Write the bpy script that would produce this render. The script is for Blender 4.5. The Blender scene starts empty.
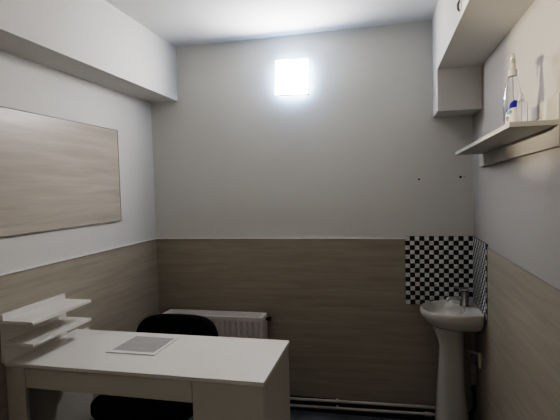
import bpy, bmesh, math, random
from math import sin, cos, pi
from mathutils import Vector, Matrix
random.seed(4)
scene = bpy.context.scene
COL = scene.collection

# ------------------------------------------------------------------ dimensions (metres)
W, H, YF = 2.163, 2.544, -3.35          # room width, ceiling height, y of the wall behind the camera
HW = 1.187                              # top of the laminate wainscot
PT = 0.004                              # laminate thickness

# ------------------------------------------------------------------ materials
def mat(name, base, rough=0.5, metal=0.0, spec=0.5, noise=None, bump=None, trans=0.0, ior=1.45, alpha=1.0, emit=None):
    m = bpy.data.materials.new(name); m.use_nodes = True
    nt = m.node_tree; b = nt.nodes['Principled BSDF']
    b.inputs['Base Color'].default_value = (*base, 1)
    b.inputs['Roughness'].default_value = rough
    b.inputs['Metallic'].default_value = metal
    b.inputs['Specular IOR Level'].default_value = spec
    b.inputs['Transmission Weight'].default_value = trans
    b.inputs['IOR'].default_value = ior
    if emit:
        b.inputs['Emission Color'].default_value = (*emit[0], 1)
        b.inputs['Emission Strength'].default_value = emit[1]
    tc = nt.nodes.new('ShaderNodeTexCoord')
    if noise:                                           # (scale, amount)
        n = nt.nodes.new('ShaderNodeTexNoise'); n.inputs['Scale'].default_value = noise[0]; n.inputs['Detail'].default_value = 4
        nt.links.new(tc.outputs['Object'], n.inputs['Vector'])
        r = nt.nodes.new('ShaderNodeValToRGB')
        a = noise[1]
        r.color_ramp.elements[0].position = 0.3; r.color_ramp.elements[1].position = 0.7
        r.color_ramp.elements[0].color = (*[c*(1-a) for c in base], 1)
        r.color_ramp.elements[1].color = (*[min(1, c*(1+a)) for c in base], 1)
        nt.links.new(n.outputs['Fac'], r.inputs['Fac']); nt.links.new(r.outputs['Color'], b.inputs['Base Color'])
    if bump:                                            # (scale, strength)
        n2 = nt.nodes.new('ShaderNodeTexNoise'); n2.inputs['Scale'].default_value = bump[0]; n2.inputs['Detail'].default_value = 3
        nt.links.new(tc.outputs['Object'], n2.inputs['Vector'])
        bp = nt.nodes.new('ShaderNodeBump'); bp.inputs['Strength'].default_value = bump[1]; bp.inputs['Distance'].default_value = 0.002
        nt.links.new(n2.outputs['Fac'], bp.inputs['Height']); nt.links.new(bp.outputs['Normal'], b.inputs['Normal'])
    return m

def wood(name, dark, light, scale, rough=0.45):
    m = bpy.data.materials.new(name); m.use_nodes = True
    nt = m.node_tree; b = nt.nodes['Principled BSDF']
    b.inputs['Roughness'].default_value = rough
    b.inputs['Specular IOR Level'].default_value = 0.35
    tc = nt.nodes.new('ShaderNodeTexCoord')
    out = []
    for sc, det in ((1.0, 5), (3.3, 3)):
        mp = nt.nodes.new('ShaderNodeMapping'); mp.inputs['Scale'].default_value = tuple(s*sc for s in scale)
        n = nt.nodes.new('ShaderNodeTexNoise'); n.inputs['Scale'].default_value = 1.0
        n.inputs['Detail'].default_value = det; n.inputs['Distortion'].default_value = 0.6
        nt.links.new(tc.outputs['Object'], mp.inputs['Vector']); nt.links.new(mp.outputs['Vector'], n.inputs['Vector'])
        out.append(n)
    mx = nt.nodes.new('ShaderNodeMix'); mx.data_type = 'FLOAT'; mx.inputs[0].default_value = 0.35
    nt.links.new(out[0].outputs['Fac'], mx.inputs[2]); nt.links.new(out[1].outputs['Fac'], mx.inputs[3])
    r = nt.nodes.new('ShaderNodeValToRGB')
    r.color_ramp.elements[0].position = 0.34; r.color_ramp.elements[1].position = 0.62
    r.color_ramp.elements[0].color = (*dark, 1); r.color_ramp.elements[1].color = (*light, 1)
    nt.links.new(mx.outputs[0], r.inputs['Fac']); nt.links.new(r.outputs['Color'], b.inputs['Base Color'])
    return m

M = {}
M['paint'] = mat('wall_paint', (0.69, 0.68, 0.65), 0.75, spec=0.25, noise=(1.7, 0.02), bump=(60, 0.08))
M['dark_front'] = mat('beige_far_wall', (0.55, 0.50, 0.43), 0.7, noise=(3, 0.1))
M['paint_shaded'] = mat('wall_paint_shaded_side', (0.42, 0.405, 0.385), 0.75, spec=0.25, noise=(1.7, 0.02), bump=(60, 0.08))  # same wall paint, darkened because the right wall receives less light
M['ceiling'] = mat('ceiling_paint', (0.74, 0.74, 0.73), 0.8, spec=0.2, noise=(1.5, 0.015), bump=(50, 0.06))
WD, WL = (0.345, 0.307, 0.25), (0.43, 0.387, 0.322)
M['wood_x'] = wood('laminate_along_back_wall', WD, WL, (1.6, 8, 26))
M['wood_y'] = wood('laminate_along_side_wall', WD, WL, (8, 1.6, 26))
M['wood_panel'] = wood('laminate_of_mounted_panel', (0.43, 0.38, 0.32), (0.54, 0.485, 0.42), (8, 1.5, 22), 0.34)
M['trim'] = mat('aluminium_trim', (0.88, 0.87, 0.85), 0.35, 0.15, noise=(20, 0.03))
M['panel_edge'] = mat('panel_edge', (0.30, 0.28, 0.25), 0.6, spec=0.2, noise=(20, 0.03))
M['floor'] = mat('grey_vinyl_floor', (0.15, 0.157, 0.17), 0.55, noise=(9, 0.25), bump=(40, 0.1))
M['shaded_skirting'] = mat('shaded_skirting', (0.012, 0.012, 0.013), 0.7, noise=(12, 0.3))  # near-black colour holds the recess shade at the wall foot
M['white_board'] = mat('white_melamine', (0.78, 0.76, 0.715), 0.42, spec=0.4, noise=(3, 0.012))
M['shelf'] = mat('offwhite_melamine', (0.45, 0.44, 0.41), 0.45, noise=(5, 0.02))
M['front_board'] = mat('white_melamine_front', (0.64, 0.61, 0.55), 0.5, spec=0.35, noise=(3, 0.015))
M['ceramic'] = mat('glazed_ceramic', (0.62, 0.60, 0.56), 0.12, spec=0.55, noise=(4, 0.01))
M['chrome'] = mat('worn_chrome', (0.45, 0.45, 0.455), 0.22, 1.0, noise=(30, 0.1))
M['black_fabric'] = mat('black_fabric', (0.006, 0.006, 0.007), 0.95, spec=0.15, noise=(150, 0.4), bump=(300, 0.3))
M['black_plastic'] = mat('black_plastic', (0.010, 0.010, 0.011), 0.5, noise=(20, 0.1))
M['rad_white'] = mat('radiator_enamel', (0.86, 0.82, 0.79), 0.35, spec=0.5, noise=(6, 0.02))
M['rad_dark'] = mat('radiator_interior', (0.13, 0.12, 0.11), 0.7, noise=(10, 0.1))
M['tile_black'] = mat('black_mosaic_tile', (0.008, 0.008, 0.009), 0.32, noise=(55, 0.6))
M['tile_white'] = mat('white_mosaic_tile', (0.74, 0.74, 0.72), 0.3, noise=(45, 0.22))
M['grout'] = mat('mosaic_grout', (0.12, 0.12, 0.115), 0.85, noise=(60, 0.1))
M['pipe'] = mat('painted_pipe', (0.55, 0.51, 0.44), 0.45, noise=(14, 0.08))
M['pvc'] = mat('grey_waste_plastic', (0.36, 0.36, 0.35), 0.5, noise=(10, 0.1))
M['satin'] = mat('satin_metal', (0.72, 0.70, 0.66), 0.4, 0.35, noise=(20, 0.05))
M['valve'] = mat('cream_valve', (0.72, 0.66, 0.54), 0.45, noise=(10, 0.05))
M['paper'] = mat('white_border_of_pad', (0.78, 0.77, 0.76), 0.55, noise=(20, 0.01))
M['lamp_frame'] = mat('lamp_frame', (0.22, 0.23, 0.25), 0.5, noise=(10, 0.02))
M['diffuser'] = mat('lamp_diffuser', (0.9, 0.9, 0.9), 0.5, emit=((0.985, 0.965, 0.985), 57.0), noise=(2, 0.005))
M['halo'] = mat('lamp_backlight', (0.9, 0.9, 0.9), 0.5, emit=((0.50, 0.69, 1.0), 15.0), noise=(2, 0.005))
M['hole'] = mat('wall_plug', (0.012, 0.011, 0.010), 0.8, noise=(40, 0.2))
M['stain'] = mat('filled_hole', (0.40, 0.395, 0.38), 0.8, noise=(40, 0.1))
M['clear'] = mat('clear_plastic', (0.97, 0.985, 1.0), 0.06, trans=1.0, ior=1.38, noise=(5, 0.004))
M['frosted'] = mat('translucent_sprayer', (0.78, 0.78, 0.77), 0.22, trans=0.4, ior=1.2, noise=(20, 0.02))
M['label_white'] = mat('label_white', (0.74, 0.74, 0.74), 0.5, noise=(30, 0.03))
M['label_blue'] = mat('label_blue', (0.012, 0.035, 0.33), 0.35, noise=(30, 0.1))
M['label_cyan'] = mat('label_cyan', (0.09, 0.27, 0.40), 0.4, noise=(60, 0.3))
M['label_grey'] = mat('label_badge', (0.13, 0.12, 0.10), 0.5, noise=(120, 0.5))
M['label_tan'] = mat('label_tan', (0.42, 0.38, 0.30), 0.5, noise=(60, 0.2))
M['label_violet'] = mat('label_violet', (0.36, 0.29, 0.45), 0.5, noise=(90, 0.3))
M['cap_white'] = mat('white_cap', (0.88, 0.87, 0.84), 0.4, noise=(20, 0.02))

def print_material():
    m = mat('grey_print', (0.30, 0.29, 0.29), 0.6, noise=(30, 0.02))
    nt = m.node_tree; b = nt.nodes['Principled BSDF']
    tc = nt.nodes.new('ShaderNodeTexCoord')
    mp = nt.nodes.new('ShaderNodeMapping'); mp.inputs['Scale'].default_value = (14, 75, 1)
    n = nt.nodes.new('ShaderNodeTexNoise'); n.inputs['Scale'].default_value = 1.0; n.inputs['Detail'].default_value = 2
    r = nt.nodes.new('ShaderNodeValToRGB')
    r.color_ramp.elements[0].position = 0.35; r.color_ramp.elements[1].position = 0.65
    r.color_ramp.elements[0].color = (0.36, 0.35, 0.345, 1); r.color_ramp.elements[1].color = (0.43, 0.42, 0.41, 1)
    nt.links.new(tc.outputs['Object'], mp.inputs['Vector']); nt.links.new(mp.outputs['Vector'], n.inputs['Vector'])
    nt.links.new(n.outputs['Fac'], r.inputs['Fac']); nt.links.new(r.outputs['Color'], b.inputs['Base Color'])
    return m
M['print'] = print_material()

# ------------------------------------------------------------------ object helpers
def link(name, bm, mats, parent=None, smooth=False, origin=(0, 0, 0)):
    me = bpy.data.meshes.new(name)
    if origin != (0, 0, 0): bmesh.ops.translate(bm, verts=bm.verts, vec=-Vector(origin))
    bmesh.ops.recalc_face_normals(bm, faces=bm.faces)
    bm.to_mesh(me); bm.free()
    for m in (mats if isinstance(mats, (list, tuple)) else [mats]): me.materials.append(m)
    o = bpy.data.objects.new(name, me); COL.objects.link(o)
    o.location = origin
    if parent is not None:
        o.parent = parent
        o.location = Vector(origin) - WORLD.get(parent.name, Vector((0, 0, 0)))
    WORLD[o.name] = Vector(origin)
    if smooth:
        for p in me.polygons: p.use_smooth = True
        if smooth == 'angle':
            for e in me.edges: pass
            me.set_sharp_from_angle(angle=math.radians(38))
    return o
WORLD = {}

def thing(name, label, cat, loc, group=None):
    o = bpy.data.objects.new(name, None); COL.objects.link(o)
    o.location = loc; o.empty_display_size = 0.05
    WORLD[o.name] = Vector(loc)
    tag(o, label, cat, group)
    return o

def tag(o, label, cat, group=None):
    o['label'] = label; o['category'] = cat
    if group: o['group'] = group
    return o

def struct(o):
    o['kind'] = 'structure'; return o

def box(bm, a, b, bevel=0.0, mi=0, seg=2):
    t = bmesh.new()
    c = [(a[i]+b[i])/2 for i in range(3)]; s = [abs(b[i]-a[i]) for i in range(3)]
    bmesh.ops.create_cube(t, size=1, matrix=Matrix.Translation(c) @ Matrix.Diagonal((*s, 1)))
    if bevel: bmesh.ops.bevel(t, geom=list(t.edges), offset=bevel, segments=seg, affect='EDGES', profile=0.5)
    merge(bm, t, mi)
    return bm

def merge(bm, t, mi=None):
    vm = {v: bm.verts.new(v.co) for v in t.verts}
    for f in t.faces:
        try:
            nf = bm.faces.new([vm[v] for v in f.verts]); nf.material_index = f.material_index if mi is None else mi; nf.smooth = f.smooth
        except ValueError: pass
    t.free()

def boxes(*args, bevel=0.0):
    bm = bmesh.new()
    for a, b in args: box(bm, a, b, bevel)
    return bm

def loft(bm, loops, close_first=True, close_last=True, mi=0):
    rows = [[bm.verts.new(p) for p in L] for L in loops]
    n = len(rows[0])
    for r0, r1 in zip(rows, rows[1:]):
        for i in range(n):
            f = bm.faces.new((r0[i], r0[(i+1) % n], r1[(i+1) % n], r1[i])); f.material_index = mi
    if close_first: bm.faces.new(rows[0][::-1]).material_index = mi
    if close_last: bm.faces.new(rows[-1]).material_index = mi
    return bm

def tube(bm, pts, r, n=12, mi=0, radii=None):
    pts = [Vector(p) for p in pts]
    loops = []; prev = None
    for i, p in enumerate(pts):
        t = (pts[min(i+1, len(pts)-1)] - pts[max(i-1, 0)]).normalized()
        if prev is None:
            a = Vector((0, 0, 1)) if abs(t.z) < 0.9 else Vector((1, 0, 0))
            u = t.cross(a).normalized()
        else:
            u = (prev - t*prev.dot(t)).normalized()
        prev = u; v = t.cross(u)
        rr = radii[i] if radii else r
        loops.append([p + rr*(cos(2*pi*k/n)*u + sin(2*pi*k/n)*v) for k in range(n)])
    return loft(bm, loops, mi=mi)

def smooth_path(pts, sub=8):
    P = [Vector(p) for p in pts]; out = []
    for i in range(len(P)-1):
        p0, p1, p2, p3 = P[max(i-1, 0)], P[i], P[i+1], P[min(i+2, len(P)-1)]
        for s in range(sub):
            t = s/sub
            out.append(0.5*((2*p1) + (p2-p0)*t + (2*p0-5*p1+4*p2-p3)*t*t + (3*p1-p0-3*p2+p3)*t**3))
    out.append(P[-1]); return out

def lathe(bm, prof, c, n=28, mi=0):
    return loft(bm, [[Vector((c[0]+r*cos(2*pi*k/n), c[1]+r*sin(2*pi*k/n), c[2]+z)) for k in range(n)] for r, z in prof], mi=mi)

def sup(k, n, e):
    t = 2*pi*k/n
    c, s = cos(t), sin(t)
    return (math.copysign(abs(c)**(2/e), c), math.copysign(abs(s)**(2/e), s))

def pad(w, d, h, e=3.2, n=56, dome=0.012, edge=0.018):
    """cushion lying in xy, h thick, with rounded rim and a domed face"""
    bm = bmesh.new(); L = []
    def ring(ins, z): return [Vector(((w/2-ins)*x, (d/2-ins)*y, z)) for x, y in (sup(k, n, e) for k in range(n))]
    for f in (0.25, 0.6, 0.9): L.append([Vector((v.x*f, v.y*f, v.z)) for v in ring(edge, 0)])
    for a in range(0, 5):
        t = a/4*pi/2; L.append(ring(edge*(1-sin(t)), edge*(1-cos(t))))
    for a in range(0, 5):
        t = a/4*pi/2; L.append(ring(edge*(1-cos(t)), h-edge+edge*sin(t)))
    for f in (0.92, 0.75, 0.5, 0.2):
        L.append([Vector((v.x*f, v.y*f, v.z + dome*(1-f*f))) for v in ring(edge, h)])
    return loft(bm, L)

# ================================================================== THE SETTING
floor = struct(link('floor', boxes(((-0.12, YF-0.12, -0.1), (W+0.12, 0.12, 0))), M['floor']))
ceiling = struct(link('ceiling', boxes(((-0.12, YF-0.12, H), (W+0.12, 0.12, H+0.1))), M['ceiling']))
wall_back = struct(link('wall_back', boxes(((-0.12, 0, 0), (W+0.12, 0.12, H))), M['paint']))
wall_left = struct(link('wall_left', boxes(((-0.12, YF, 0), (0, 0, H))), M['paint']))
wall_right = struct(link('wall_right', boxes(((W, YF, 0), (W+0.12, 0, H))), M['paint_shaded']))
wall_front = struct(link('wall_front', boxes(((-0.12, YF-0.12, 0), (W+0.12, YF, H))), M['dark_front']))
# boxed beams under the ceiling
struct(link('beam_left', boxes(((0, YF, 2.169), (0.210, 0, H))), M['paint']))
struct(link('beam_right', boxes(((W-0.2327, YF, 2.1816), (W, 0, H))), M['paint']))
struct(link('column_right', boxes(((W-0.2327, -0.2543, 1.946), (W, 0, 2.1816))), M['paint']))
# laminate wainscot and its slim light edge strip
SB = 0.098
link('wainscot', boxes(((0, -PT, SB), (1.7538, 0, HW)), ((1.7538, -PT, SB), (W, 0, 0.765))), M['wood_x'], wall_back)
link('wainscot_strip', boxes(((0.0075, -0.0085, HW-0.001), (1.7538, 0, HW+0.005))), M['trim'], wall_back)
link('wainscot', boxes(((0, YF, 0.06), (0.0015, -PT, HW))), M['wood_y'], wall_left)
link('wainscot_strip', boxes(((0, YF, HW-0.001), (0.0075, 0, HW+0.005))), M['trim'], wall_left)
link('wainscot', boxes(((W-PT, YF, 0.06), (W, -0.400, HW)), ((W-PT, -0.400, 0.06), (W, -PT, 0.765))), M['wood_y'], wall_right)
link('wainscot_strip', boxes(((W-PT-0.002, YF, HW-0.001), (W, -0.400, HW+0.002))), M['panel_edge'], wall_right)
struct(link('foot_shade_back', boxes(((0, -0.012, 0), (W, 0, SB))), M['shaded_skirting']))  # black strip standing in for the shade below the wainscot
struct(link('baseboard_left', boxes(((0, YF, 0), (0.002, -0.012, 0.06))), M['shaded_skirting']))
struct(link('baseboard_right', boxes(((W-0.010, YF, 0), (W, -0.012, 0.06))), M['shaded_skirting']))

# empty screw holes in the back wall
def hole(x, z, r, m):
    bm = bmesh.new()
    n = 14
    ring = lambda rr, y: [Vector((x+rr*cos(2*pi*k/n), y, z+rr*sin(2*pi*k/n))) for k in range(n)]
    loft(bm, [ring(r, 0.0), ring(r, -0.0018), ring(r*0.7, -0.0022), ring(r*0.55, -0.0008)])
    return link('screw_hole', bm, m, wall_back)
hole(1.843, 1.565, 0.0058, M['hole']); hole(2.090, 1.572, 0.0075, M['hole']); hole(2.111, 1.5745, 0.0045, M['stain'])

# ================================================================== CHECKERED TILE SPLASHBACK
TP = 0.0292
sp = thing('tiled_splashback', 'black and white checkered mosaic tile splashback in the corner above the washbasin', 'backsplash', (W-0.2, -0.004, 0.762))
def tiles(cols, fn):
    bm = bmesh.new()
    for c in range(cols):
        for r in range(15):
            fn(bm, c, r)
    return bm
def back_tile(bm, c, r):
    x0 = 1.7538 + c*TP; z1 = 1.204 - r*TP; g = 0.0006
    box(bm, (x0+g, -0.0085, z1-TP+g), (x0+TP-g, -0.004, z1-g), 0, (c+r) % 2)
def side_tile(bm, c, r):
    y0 = -0.0085 - c*0.0301; z1 = 1.204 - r*TP; g = 0.0006
    box(bm, (W-0.0085, y0-0.0301+g, z1-TP+g), (W-0.004, y0-g, z1-g), 0, (c+r+1) % 2)
tb = tiles(14, back_tile); box(tb, (1.7538, -0.007, 0.766), (W-0.004, 0, 1.204), 0, 2)
link('back_tiles', tb, [M['tile_white'], M['tile_black'], M['grout']], sp)
ts = tiles(13, side_tile); box(ts, (W-0.007, -0.0085-13*0.0301, 0.766), (W, -0.0085, 1.204), 0, 2)
link('side_tiles', ts, [M['tile_white'], M['tile_black'], M['grout']], sp)

# ================================================================== MOUNTED LAMINATE PANEL (left wall)
pn = thing('laminate_panel', 'pale wood-effect laminate panel mounted flat on the white left wall', 'panel', (0, -1.2, 1.353))
PY0, PY1, PZ0, PZ1 = -1.95, -0.447, 1.353, 1.9215
link('panel_board', boxes(((0.0005, PY0+0.004, PZ0+0.004), (0.010, PY1-0.004, PZ1-0.004))), M['wood_panel'], pn)
link('panel_edging', boxes(((0.0005, PY0, PZ1-0.004), (0.012, PY1, PZ1)), ((0.0005, PY0, PZ0), (0.012, PY1, PZ0+0.004)),
     ((0.0005, PY0, PZ0+0.004), (0.012, PY0+0.004, PZ1-0.004)), ((0.0005, PY1-0.004, PZ0+0.004), (0.012, PY1, PZ1-0.004))), M['panel_edge'], pn)

# ================================================================== SQUARE WALL LAMP
lx0, lx1, lz0, lz1 = 0.9375, 1.1625, 2.139, 2.370
lamp = thing('wall_lamp', 'square glowing white LED lamp mounted high on the back wall', 'lamp', ((lx0+lx1)/2, 0, (lz0+lz1)/2))
lamp.rotation_euler.y = math.radians(2.2)     # it hangs slightly crooked
link('back_box', boxes(((lx0+0.016, -0.040, lz0+0.016), (lx1-0.016, -0.0005, lz1-0.016))), M['halo'], lamp)
fr = bmesh.new(); y0, y1 = -0.062, -0.040
box(fr, (lx0, y1-0.003, lz0), (lx1, y1, lz1))
for a, b in (((lx0, y0, lz0), (lx0+0.0045, y1-0.003, lz1)), ((lx1-0.0045, y0, lz0), (lx1, y1-0.003, lz1)),
             ((lx0+0.0045, y0, lz0), (lx1-0.0045, y1-0.003, lz0+0.0045)), ((lx0+0.0045, y0, lz1-0.0045), (lx1-0.0045, y1-0.003, lz1))): box(fr, a, b)
link('lamp_frame', fr, M['lamp_frame'], lamp)
link('diffuser', boxes(((lx0+0.0047, y0+0.001, lz0+0.0047), (lx1-0.0047, y1-0.004, lz1-0.0047)), bevel=0.001), M['diffuser'], lamp)

# ================================================================== DESK
D0, D1, DX0, DX1, DZ = -1.371, -0.902, 0.0025, 1.177, 0.805
desk = thing('desk', 'white manicure desk with open kneehole and closed cabinet at its right end', 'desk', ((DX0+DX1)/2, (D0+D1)/2, 0))
top = bmesh.new(); box(top, (DX0, D0, DZ-0.016), (DX1, D1, DZ), 0.0012, 0)
link('desktop', top, M['white_board'], desk)
lg = bmesh.new()
box(lg, (DX0+0.001, D0+0.006, 0), (0.100, D0+0.024, DZ-0.018), 0.001)
box(lg, (DX0+0.001, D0+0.025, 0), (DX0+0.022, -0.82, DZ-0.018), 0.001)
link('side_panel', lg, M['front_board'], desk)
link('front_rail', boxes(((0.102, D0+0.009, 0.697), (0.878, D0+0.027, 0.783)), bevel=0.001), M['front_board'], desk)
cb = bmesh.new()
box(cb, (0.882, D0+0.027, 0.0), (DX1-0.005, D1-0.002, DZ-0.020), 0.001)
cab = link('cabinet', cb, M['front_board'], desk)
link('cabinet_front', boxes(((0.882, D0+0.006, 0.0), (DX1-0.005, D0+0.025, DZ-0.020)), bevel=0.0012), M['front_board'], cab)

# ------------------------------------------------------------------ two-shelf organizer on the desk
og = thing('desk_organizer', 'small white two-tier shelf organizer standing on the left end of the desk', 'organizer', (0.09, -1.19, DZ))
OY0, OY1 = -1.382, -0.995
link('back_panel', boxes(((0.0025, OY0, DZ+0.0005), (0.021, OY1, 1.020)), bevel=0.0008), M['white_board'], og)
link('shelf', boxes(((0.0215, OY0, 0.980), (0.172, OY1, 0.994)), bevel=0.0008), M['white_board'], og)
link('shelf', boxes(((0.0215, OY0, 0.887), (0.168, OY1, 0.900)), bevel=0.0008), M['white_board'], og)

# ------------------------------------------------------------------ flat pad with a grey centre
def quadprism(q, z0, z1):
    bm = bmesh.new(); loft(bm, [[Vector((x, y, z0)) for x, y in q], [Vector((x, y, z1)) for x, y in q]]); return bm
q = [(0.382, -1.194), (0.627, -1.192), (0.630, -0.963), (0.394, -0.962)]
sheet = thing('printed_sheet', 'white-bordered sheet with a grey printed centre lying flat on the desktop', 'paper', (0.5, -1.08, DZ))
link('sheet_border', quadprism(q, DZ+0.0005, DZ+0.0055), M['paper'], sheet)
cx = sum(a for a, b in q)/4; cy = sum(b for a, b in q)/4
q2 = [(0.399, -1.166), (0.608, -1.168), (0.617, -0.979), (0.406, -0.976)]
link('printed_area', quadprism(q2, DZ+0.0056, DZ+0.0062), M['print'], sheet)

# ================================================================== CHAIR
CX = 0.458
ch = thing('office_chair', 'black fabric office chair pushed under the white desk in front of radiator', 'chair', (CX, -0.9, 0))
st = pad(0.52, 0.47, 0.07, e=4.4)
st.transform(Matrix.Translation((CX+0.006, -0.93, 0.446)) @ Matrix.Rotation(math.radians(-2), 4, 'X'))
link('seat', st, M['black_fabric'], ch, smooth=True)
bk = pad(0.515, 0.40, 0.06, e=3.9, dome=0.006)
for v in bk.verts:                                     # gentle wrap around the sitter, slightly narrower at the top
    v.co.z += 0.35*v.co.x**2 * 1.2
    v.co.x *= 1 - 0.05*(v.co.y/0.2)
bk.transform(Matrix.Translation((CX, -0.60, 0.615)) @ Matrix.Rotation(math.radians(82), 4, 'X'))
link('backrest', bk, M['black_fabric'], ch, smooth=True)
for s in (-1, 1):
    for yy, ye in ((-1.10, -1.12), (-0.74, -0.66)):
        b = bmesh.new(); tube(b, smooth_path([(CX+s*0.20, yy, 0.440), (CX+s*0.215, (yy+ye)/2, 0.36), (CX+s*0.225, ye, 0.012)], 6), 0.011)
        leg = link('leg', b, M['black_plastic'], ch, smooth=True)
        b = bmesh.new(); lathe(b, [(0.010, 0), (0.0145, 0.002), (0.0145, 0.02), (0.012, 0.024)], (CX+s*0.225, ye, 0.0), 14)
        link('foot_cap', b, M['black_plastic'], leg, smooth='angle')
    b = bmesh.new(); tube(b, smooth_path([(CX+s*0.16, -0.80, 0.436), (CX+s*0.16, -0.66, 0.44), (CX+s*0.155, -0.598, 0.50), (CX+s*0.15, -0.575, 0.66)], 6), 0.010)
    link('back_support', b, M['black_plastic'], ch, smooth=True)
b = bmesh.new()
for s in (-1, 1): tube(b, [(CX+s*0.20, -1.10, 0.437), (CX+s*0.20, -0.74, 0.437)], 0.010)
tube(b, [(CX-0.20, -0.92, 0.437), (CX+0.20, -0.92, 0.437)], 0.010)
link('seat_frame', b, M['black_plastic'], ch, smooth=True)

# ================================================================== RADIATOR
RX0, RX1, RY0, RY1, RZ0, RZ1 = 0.112, 0.835, -0.165, -0.040, 0.17, 0.682
rad = thing('radiator', 'white steel panel radiator with top grille on the back wall behind the chair', 'radiator', ((RX0+RX1)/2, -0.1, RZ0))
def rad_panel():
    bm = bmesh.new(); nx = 18*8; zs = [RZ0, RZ0+0.02, RZ0+0.035, RZ0+0.045, RZ0+0.055, RZ1-0.038, RZ1-0.035, RZ1-0.032, RZ1-0.018, RZ1-0.010]
    am = [0, 0, 0, 0.5, 1, 1, 0.5, 0, 0, 0]
    rows = []
    for z, a in zip(zs, am):
        row = []
        for i in range(nx+1):
            x = RX0+0.008 + (RX1-RX0-0.016)*i/nx
            ph = (i/8) % 1
            g = max(0, 1 - abs(ph-0.5)/0.22)
            row.append(bm.verts.new((x, RY0 + a*0.013*min(1, g*1.4), z)))
        rows.append(row)
    for r0, r1 in zip(rows, rows[1:]):
        for i in range(nx): bm.faces.new((r0[i], r0[i+1], r1[i+1], r1[i]))
    box(bm, (RX0+0.008, RY0+0.016, RZ0), (RX1-0.008, RY0+0.0205, RZ1-0.012))
    return bm
link('front_panel', rad_panel(), M['rad_white'], rad, smooth='angle')
link('rear_panel', boxes(((RX0+0.008, RY1-0.012, RZ0), (RX1-0.008, RY1-0.002, RZ1-0.012)), bevel=0.002), M['rad_white'], rad)
g = bmesh.new()
box(g, (RX0, RY0-0.001, RZ1-0.010), (RX1, RY0+0.014, RZ1), 0.002); box(g, (RX0, RY1-0.012, RZ1-0.010), (RX1, RY1, RZ1), 0.002)
box(g, (RX0, RY0+0.015, RZ1-0.010), (RX0+0.03, RY1-0.013, RZ1), 0.001); box(g, (RX1-0.03, RY0+0.015, RZ1-0.010), (RX1, RY1-0.013, RZ1), 0.001)
for k in range(7):
    yy = RY0+0.024+k*0.0125; box(g, (RX0+0.031, yy, RZ1-0.009), (RX1-0.031, yy+0.0045, RZ1-0.002))
link('top_grille', g, M['rad_white'], rad)
link('inner_fins', boxes(((RX0+0.012, RY0+0.022, RZ0+0.03), (RX1-0.012, RY1-0.014, RZ1-0.014))), M['rad_dark'], rad)
for xa, xb in ((RX0, RX0+0.006), (RX1-0.006, RX1)):
    s = bmesh.new(); box(s, (xa, RY0-0.001, RZ0), (xb, RY1, RZ1-0.011), 0.0015); link('side_cover', s, M['rad_white'], rad)
v = bmesh.new()
tube(v, [(RX1, -0.075, RZ1-0.032), (RX1+0.022, -0.075, RZ1-0.032)], 0.010); tube(v, [(RX1+0.016, -0.075, RZ1-0.032), (RX1+0.034, -0.075, RZ1-0.032)], 0.015)
link('bleed_valve', v, M['black_plastic'], rad, smooth='angle')
b = bmesh.new(); tube(b, [(RX1, -0.10, RZ0+0.04), (RX1+0.05, -0.10, RZ0+0.04)], 0.012); tube(b, [(RX1+0.035, -0.10, RZ0+0.065), (RX1+0.035, -0.10, RZ0+0.01)], 0.013)
link('lower_valve', b, M['chrome'], rad, smooth='angle')
for x in (RX0+0.1, RX1-0.1):
    br = bmesh.new(); box(br, (x-0.015, RY1-0.003, RZ0+0.05), (x+0.015, -PT-0.0005, RZ1-0.06)); link('wall_bracket', br, M['rad_white'], rad)

# heating pipes along the skirting
b = bmesh.new(); tube(b, smooth_path([(0.872, -0.052, 0.096), (1.4, -0.052, 0.108), (1.95, -0.052, 0.118), (2.13, -0.052, 0.121)], 4), 0.0095)
for x in (1.3, 1.93): box(b, (x-0.008, -0.056, 0.098), (x+0.008, -0.0125, 0.106))
tag(link('heating_pipe', b, M['pipe'], origin=(1.5, -0.052, 0.108), smooth='angle'), 'upper of two painted heating pipes along the foot of the back wall', 'pipe', 'heating pipes along the back wall')
b = bmesh.new(); tube(b, smooth_path([(0.872, -0.052, 0.049), (1.4, -0.052, 0.061), (1.95, -0.052, 0.074), (2.13, -0.052, 0.077)], 4), 0.0095)
tube(b, [(1.86, -0.052, 0.072), (1.90, -0.052, 0.073)], 0.0135)
for x in (1.3, 1.93): box(b, (x-0.008, -0.056, 0.052), (x+0.008, -0.0125, 0.060))
tag(link('heating_pipe', b, M['pipe'], origin=(1.5, -0.052, 0.06), smooth='angle'), 'lower of two painted heating pipes, running just above the floor', 'pipe', 'heating pipes along the back wall')

# ================================================================== WASHBASIN WITH PEDESTAL
BX1, BC, BA, BB, BCX = W-0.0092, -0.200, 0.205, 0.187, 2.030
def dshape(sx=1.0, sy=1.0, z=0.8, back=BX1, n=64, shift=0.0):
    out = []
    for k in range(n):
        t = 2*pi*k/n; c, s = cos(t), sin(t)
        if c <= 0:
            x, y = BCX + shift + BA*sx*c, BC + BB*sy*s
        else:
            # straight sides running back to the wall, tight corners
            e = 11.0
            L = back - (BCX+shift)
            x = BCX + shift + L*abs(c)**(2/e); y = BC + BB*sy*math.copysign(abs(s)**(2/2.0 if c < 1e-9 else (2/e*1.0)), s)
            # blend y so that the outline stays continuous at c = 0
            y = BC + BB*sy*math.copysign(min(1, abs(s)**(2/e)), s)
        out.append(Vector((x, y, z)))
    return out
def bowl_ring(f, z, cx=1.962, a=0.116, b=0.152, n=64):
    return [Vector((cx + a*f*cos(2*pi*k/n), BC + b*f*sin(2*pi*k/n), z)) for k in range(n)]
def mix(A, B, t): return [a.lerp(b, t) for a, b in zip(A, B)]
basin = thing('wash_basin', 'white ceramic pedestal washbasin with rounded bowl in the tiled corner', 'washbasin', (2.0, BC, 0))
bw = bmesh.new()
o1 = dshape(1, 1, 0.800)
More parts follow.
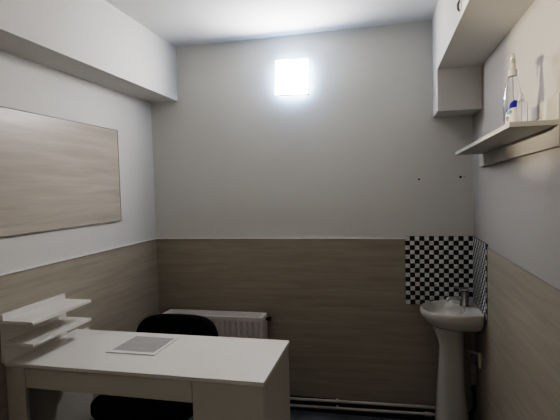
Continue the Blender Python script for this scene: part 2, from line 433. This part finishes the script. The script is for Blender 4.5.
loops = [dshape(0.50, 0.50, 0.696, BX1-0.035), dshape(0.70, 0.72, 0.704, BX1-0.02), dshape(0.86, 0.88, 0.725, BX1-0.006), dshape(0.955, 0.965, 0.752, BX1),
         dshape(0.99, 0.992, 0.765, BX1), dshape(1.0, 1.0, 0.788, BX1), dshape(0.995, 0.995, 0.798, BX1), dshape(0.975, 0.978, 0.803, BX1-0.003), dshape(0.95, 0.95, 0.803, BX1-0.008)]
inner = bowl_ring(1.0, 0.798)
loops += [mix(loops[-1], inner, 0.35), mix(loops[-1], inner, 0.8), inner, bowl_ring(0.965, 0.789), bowl_ring(0.90, 0.765), bowl_ring(0.78, 0.735), bowl_ring(0.55, 0.712), bowl_ring(0.25, 0.704), bowl_ring(0.12, 0.703)]
loft(bw, loops)
for v in bw.verts:                                     # the tap deck along the wall is a little higher
    if v.co.z > 0.78 and v.co.x > 2.05: v.co.z += 0.006*min(1, (v.co.x-2.05)/0.04)
bowl = link('bowl', bw, M['ceramic'], basin, smooth='angle')
b = bmesh.new(); lathe(b, [(0.004, 0), (0.020, 0.0), (0.021, 0.0025), (0.014, 0.003), (0.010, 0.001)], (1.957, BC, 0.704), 20)
link('drain', b, M['chrome'], bowl, smooth='angle')
pd = bmesh.new(); PL = []
for z, a, c in ((0.0, 0.102, 2.003), (0.02, 0.102, 2.003), (0.12, 0.097, 2.003), (0.25, 0.085, 1.999), (0.36, 0.0775, 1.997), (0.50, 0.071, 2.001), (0.575, 0.0695, 2.002), (0.62, 0.0735, 1.996), (0.655, 0.0805, 1.988), (0.699, 0.089, 1.979)):
    PL.append([Vector((c + a*x, BC + a*0.92*y, z)) for x, y in (sup(k, 40, 2.7) for k in range(40))])
loft(pd, PL)
link('pedestal', pd, M['ceramic'], basin, smooth='angle')
TX, TY, TZ = 2.083, -0.165, 0.8085
b = bmesh.new(); lathe(b, [(0.027, 0), (0.027, 0.004), (0.024, 0.008), (0.0225, 0.055), (0.0245, 0.072), (0.0245, 0.084), (0.018, 0.089)], (TX, TY, TZ), 24)
fc = link('faucet', b, M['chrome'], basin, smooth='angle')
b = bmesh.new(); tube(b, smooth_path([(TX-0.010, TY, TZ+0.034), (TX-0.05, TY-0.003, TZ+0.044), (TX-0.088, TY-0.006, TZ+0.043), (TX-0.102, TY-0.007, TZ+0.030)], 6), 0.011, radii=None)
link('spout', b, M['chrome'], fc, smooth='angle')
b = bmesh.new(); box(b, (TX-0.024, TY-0.018, TZ+0.0895), (TX+0.026, TY+0.020, TZ+0.104), 0.006)
tube(b, [(TX-0.01, TY, TZ+0.100), (TX-0.055, TY-0.002, TZ+0.112)], 0.0065)
link('lever_handle', b, M['chrome'], fc, smooth='angle')

# plumbing between the pedestal and the right wall
tr = thing('drain_trap', 'grey plastic drain trap hanging behind the basin pedestal by the right wall', 'drain', (2.125, -0.10, 0.30))
b = bmesh.new(); lathe(b, [(0.014, -0.10), (0.023, -0.09), (0.024, 0.0), (0.020, 0.012), (0.020, 0.03), (0.013, 0.034)], (2.138, -0.125, 0.42), 20)
link('trap_cup', b, M['pvc'], tr, smooth='angle')
b = bmesh.new(); tube(b, smooth_path([(2.138, -0.125, 0.455), (2.138, -0.125, 0.54), (2.138, -0.125, 0.60), (2.138, -0.125, 0.660)], 6), 0.013)
link('inlet_pipe', b, M['pvc'], tr, smooth=True)
b = bmesh.new(); tube(b, smooth_path([(2.138, -0.125, 0.325), (2.138, -0.12, 0.27), (2.148, -0.09, 0.24), (2.150, -0.075, 0.16), (2.135, -0.07, 0.10), (2.12, -0.09, 0.03), (2.115, -0.095, 0.0)], 8), 0.0125)
link('waste_hose', b, M['black_plastic'], tr, smooth=True)
sv = thing('stop_valve', 'cream stop valve with thin chrome supply pipe on right wall under the basin', 'valve', (W-PT, -0.27, 0.52))
VX, VY = W-0.016, -0.268
b = bmesh.new(); tube(b, [(VX, VY, 0.566), (VX, VY, 0.552), (VX, VY, 0.520), (VX, VY, 0.478)], 0.0095, radii=[0.0085, 0.0115, 0.0115, 0.009])
tube(b, [(W-PT-0.0005, VY, 0.540), (VX, VY, 0.540)], 0.008)
link('valve_body', b, M['valve'], sv, smooth='angle')
b = bmesh.new(); tube(b, smooth_path([(VX-0.002, VY, 0.556), (2.132, -0.235, 0.553), (2.10, -0.205, 0.551), (2.085, -0.14, 0.55), (2.08, -PT-0.001, 0.549)], 6), 0.0075)
link('supply_pipe', b, M['satin'], sv, smooth=True)

# ================================================================== WALL SHELF (right wall)
sh = thing('wall_shelf', 'white wall shelf with deep back board mounted on the right wall', 'shelf', (W, -0.9, 1.711))
SY0, SY1, SX, SZ = -1.432, -0.372, 2.007, 1.711
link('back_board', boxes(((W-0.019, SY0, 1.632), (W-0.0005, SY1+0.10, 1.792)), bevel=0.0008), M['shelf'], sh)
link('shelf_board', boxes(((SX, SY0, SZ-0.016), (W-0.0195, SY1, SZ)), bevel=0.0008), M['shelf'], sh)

# ------------------------------------------------------------------ spray bottle
BXc, BYc = 2.058, -1.272
TILT = -0.0166                                              # the shelf hangs a touch lower at its far end
sh.rotation_euler.x = TILT
SBZ = SZ + (-1.272+0.9)*TILT + 0.0012
bt = thing('spray_bottle', 'clear plastic spray bottle with blue and white label on the wall shelf', 'bottle', (BXc, BYc, SBZ))
R = 0.0285
prof_o = [(0.010, 0.0), (R-0.004, 0.0), (R, 0.004), (R, 0.092), (R-0.001, 0.104), (0.0245, 0.128), (0.0205, 0.150), (0.0165, 0.166), (0.0125, 0.174), (0.0125, 0.180)]
b = bmesh.new(); n = 36
ringo = [[Vector((BXc+r*cos(2*pi*k/n), BYc+r*sin(2*pi*k/n), SBZ+z)) for k in range(n)] for r, z in prof_o]
ringi = [[Vector((BXc+max(r-0.0011, 0.004)*cos(2*pi*k/n), BYc+max(r-0.0011, 0.004)*sin(2*pi*k/n), SBZ+max(z, 0.0012))) for k in range(n)] for r, z in reversed(prof_o)]
loft(b, ringo + ringi)
link('bottle_body', b, M['clear'], bt, smooth='angle')
# label: curved patch facing the room's left and the viewer, built from real curved pieces
def curved(bm, outline, rad, mi, ang0, lift):
    """outline: polygon in (angle offset in degrees, height); triangulated finely so it follows the bottle"""
    t = bmesh.new()
    f = t.faces.new([t.verts.new((a*0.001, z, 0)) for a, z in outline])
    bmesh.ops.triangulate(t, faces=[f])
    bmesh.ops.subdivide_edges(t, edges=list(t.edges), cuts=5, use_grid_fill=True)
    for v in t.verts:
        a = math.radians(ang0 + v.co.x*1000); z = v.co.y
        v.co = Vector((BXc + (rad+lift)*cos(a), BYc + (rad+lift)*sin(a), SBZ+z))
    merge(bm, t, mi)
lb = bmesh.new()
A0 = 258                                                     # direction facing the viewer
curved(lb, [(-50, 0.008), (24, 0.008), (28, 0.050), (24, 0.071), (0, 0.070), (-22, 0.064), (-50, 0.046)], R, 0, A0, 0.0004)
curved(lb, [(-48, 0.050), (-30, 0.057), (-8, 0.064), (22, 0.066), (26, 0.088), (6, 0.089), (-16, 0.080), (-34, 0.069)], R, 1, A0, 0.0009)
curved(lb, [(-40 + 0, 0.045), (-24, 0.043), (-8, 0.047), (-6, 0.055), (-20, 0.058), (-36, 0.053)], R, 2, A0, 0.0012)
curved(lb, [(-34 + 11*cos(2*pi*k/12), 0.029 + 0.0085*sin(2*pi*k/12)) for k in range(12)], R, 3, A0, 0.0012)
curved(lb, [(-30 + 5*cos(2*pi*k/8), 0.027 + 0.0045*sin(2*pi*k/8)) for k in range(8)], R, 4, A0, 0.0015)
for z in (0.012, 0.017): curved(lb, [(-46, z), (-14, z), (-14, z+0.0022), (-46, z+0.0022)], R, 5, A0, 0.0012)
link('label', lb, [M['label_white'], M['label_blue'], M['label_cyan'], M['label_grey'], M['label_tan'], M['label_violet']], bt, smooth=True)
b = bmesh.new(); lathe(b, [(0.0105, 0.174), (0.0145, 0.175), (0.0145, 0.194), (0.011, 0.197)], (BXc, BYc, SBZ), 24)
sc_ = link('screw_collar', b, M['frosted'], bt, smooth='angle')
# sprayer head: nozzle points away from the viewer
def local(u, v, z):                                          # u along the nozzle, v sideways
    du, dv = Vector((0.20, 0.98)), Vector((0.98, -0.20))
    p = Vector((BXc, BYc)) + du*u + dv*v
    return Vector((p.x, p.y, SBZ+z))
b = bmesh.new()
def hring(u0, u1, hv, z): return [local(u0, -hv, z), local(u1, -hv*0.7, z), local(u1, hv*0.7, z), local(u0, hv, z)]
def rrect(u0, u1, hv, z, n=20):
    out = []
    for k in range(n):
        x, y = sup(k, n, 3.5); out.append(local((u0+u1)/2 + (u1-u0)/2*x, hv*y, z))
    return out
loft(b, [rrect(-0.010, 0.010, 0.0095, 0.197), rrect(-0.009, 0.010, 0.0085, 0.217), rrect(-0.018, 0.026, 0.009, 0.221), rrect(-0.026, 0.052, 0.0085, 0.227), rrect(-0.025, 0.054, 0.007, 0.239), rrect(-0.012, 0.044, 0.0045, 0.247)])
hd = link('spray_head', b, M['frosted'], bt, smooth='angle')
b = bmesh.new(); tube(b, [local(0.052, 0, 0.232), local(0.064, 0, 0.232)], 0.0065)
link('nozzle', b, M['frosted'], hd, smooth='angle')
b = bmesh.new(); tube(b, smooth_path([local(0.036, 0, 0.228), local(0.046, 0, 0.212), local(0.049, 0, 0.196), local(0.046, 0, 0.180)], 5), 0.0048)
link('trigger', b, M['frosted'], hd, smooth=True)
b = bmesh.new(); tube(b, [(BXc, BYc, SBZ+0.175), (BXc+0.004, BYc, SBZ+0.006)], 0.0018, 8)
link('dip_tube', b, M['frosted'], bt, smooth=True)

# ------------------------------------------------------------------ small bottle with pointed cap
SX2, SY2 = 2.101, -1.217
sb2 = thing('dropper_bottle', 'small clear bottle with white pointed cap beside the spray bottle', 'bottle', (SX2, SY2, SBZ))
prof = [(0.006, 0), (0.0175, 0), (0.0195, 0.003), (0.0195, 0.082), (0.016, 0.092), (0.0075, 0.098), (0.0075, 0.104)]
b = bmesh.new()
ro = [[Vector((SX2+r*cos(2*pi*k/n), SY2+r*sin(2*pi*k/n), SBZ+z)) for k in range(n)] for r, z in prof]
ri = [[Vector((SX2+max(r-0.001, 0.003)*cos(2*pi*k/n), SY2+max(r-0.001, 0.003)*sin(2*pi*k/n), SBZ+max(z, 0.0012))) for k in range(n)] for r, z in reversed(prof)]
loft(b, ro+ri); link('bottle_body', b, M['clear'], sb2, smooth='angle')
b = bmesh.new(); lathe(b, [(0.009, 0.099), (0.009, 0.107), (0.0065, 0.110), (0.0042, 0.125), (0.002, 0.127)], (SX2, SY2, SBZ), 20)
link('pointed_cap', b, M['cap_white'], sb2, smooth='angle')

# ------------------------------------------------------------------ little cable clip on the right beam
XB = W-0.2327
cc = thing('cord_clip', 'tiny grey cord clip fixed low on the face of the right ceiling beam', 'clip', (XB, -1.04, 2.21))
link('clip_plate', boxes(((XB-0.003, -1.062, 2.206), (XB-0.0003, -1.024, 2.262)), bevel=0.001), M['cap_white'], cc)
b = bmesh.new(); tube(b, smooth_path([(XB-0.004, -1.043, 2.252), (XB-0.010, -1.043, 2.236), (XB-0.009, -1.043, 2.217), (XB-0.004, -1.043, 2.211)], 5), 0.0038)
link('clip_hook', b, M['rad_dark'], cc, smooth=True)

# ================================================================== LIGHT, CAMERA, LOOK
def area(name, loc, target, size, power, color):
    d = bpy.data.lights.new(name, 'AREA'); d.shape = 'SQUARE'; d.size = size; d.energy = power; d.color = color
    o = bpy.data.objects.new(name, d); COL.objects.link(o); o.location = loc
    o.rotation_euler = (Vector(target)-Vector(loc)).to_track_quat('-Z', 'Y').to_euler(); return o
def spot(name, loc, target, radius, power, color, angle, blend):
    d = bpy.data.lights.new(name, 'SPOT'); d.shadow_soft_size = radius; d.energy = power; d.color = color
    d.spot_size = math.radians(angle); d.spot_blend = blend
    o = bpy.data.objects.new(name, d); COL.objects.link(o); o.location = loc
    o.rotation_euler = (Vector(target)-Vector(loc)).to_track_quat('-Z', 'Y').to_euler(); return o
spot('unseen_side_spot', (0.10, -2.28, 1.86), (2.14, -1.22, 1.95), 0.02, 105, (1.0, 0.84, 0.66), 22, 0.7)  # unseen warm spot, placed to throw the spray bottle's shadow
spot('beam_fill_spot', (1.75, -3.20, 2.35), (0.15, -1.35, 2.33), 0.10, 6, (1.0, 0.88, 0.72), 40, 0.8)  # added warm fill to brighten the left beam, no fixture

area('ambient_fill', (1.1, -3.30, 1.55), (1.1, 0, 1.3), 1.3, 0.75, (1.0, 0.93, 0.84))  # added weak fill behind the camera for surfaces facing it

w = bpy.data.worlds.new('World'); scene.world = w; w.use_nodes = True
w.node_tree.nodes['Background'].inputs[0].default_value = (0.5, 0.5, 0.5, 1)
w.node_tree.nodes['Background'].inputs[1].default_value = 0.02

F, yaw, pitch, roll = 444.637, 0.230523, -0.0500825, -0.0263377
fw = Vector((-sin(yaw)*cos(pitch), cos(yaw)*cos(pitch), sin(pitch)))
r = Vector((cos(yaw), sin(yaw), 0)); u = r.cross(fw)
r2 = r*cos(roll) + u*sin(roll); u2 = u*cos(roll) - r*sin(roll)
cam = bpy.data.objects.new('camera', bpy.data.cameras.new('camera')); COL.objects.link(cam)
cam.matrix_world = Matrix(((r2.x, u2.x, -fw.x, 1.62650), (r2.y, u2.y, -fw.y, -2.94641), (r2.z, u2.z, -fw.z, 1.53518), (0, 0, 0, 1)))
cam.data.sensor_width = 36; cam.data.lens = F/560*36; cam.data.clip_start = 0.02
scene.camera = cam

scene.view_settings.view_transform = 'Filmic'
scene.view_settings.look = 'High Contrast'
scene.view_settings.exposure = 0.80
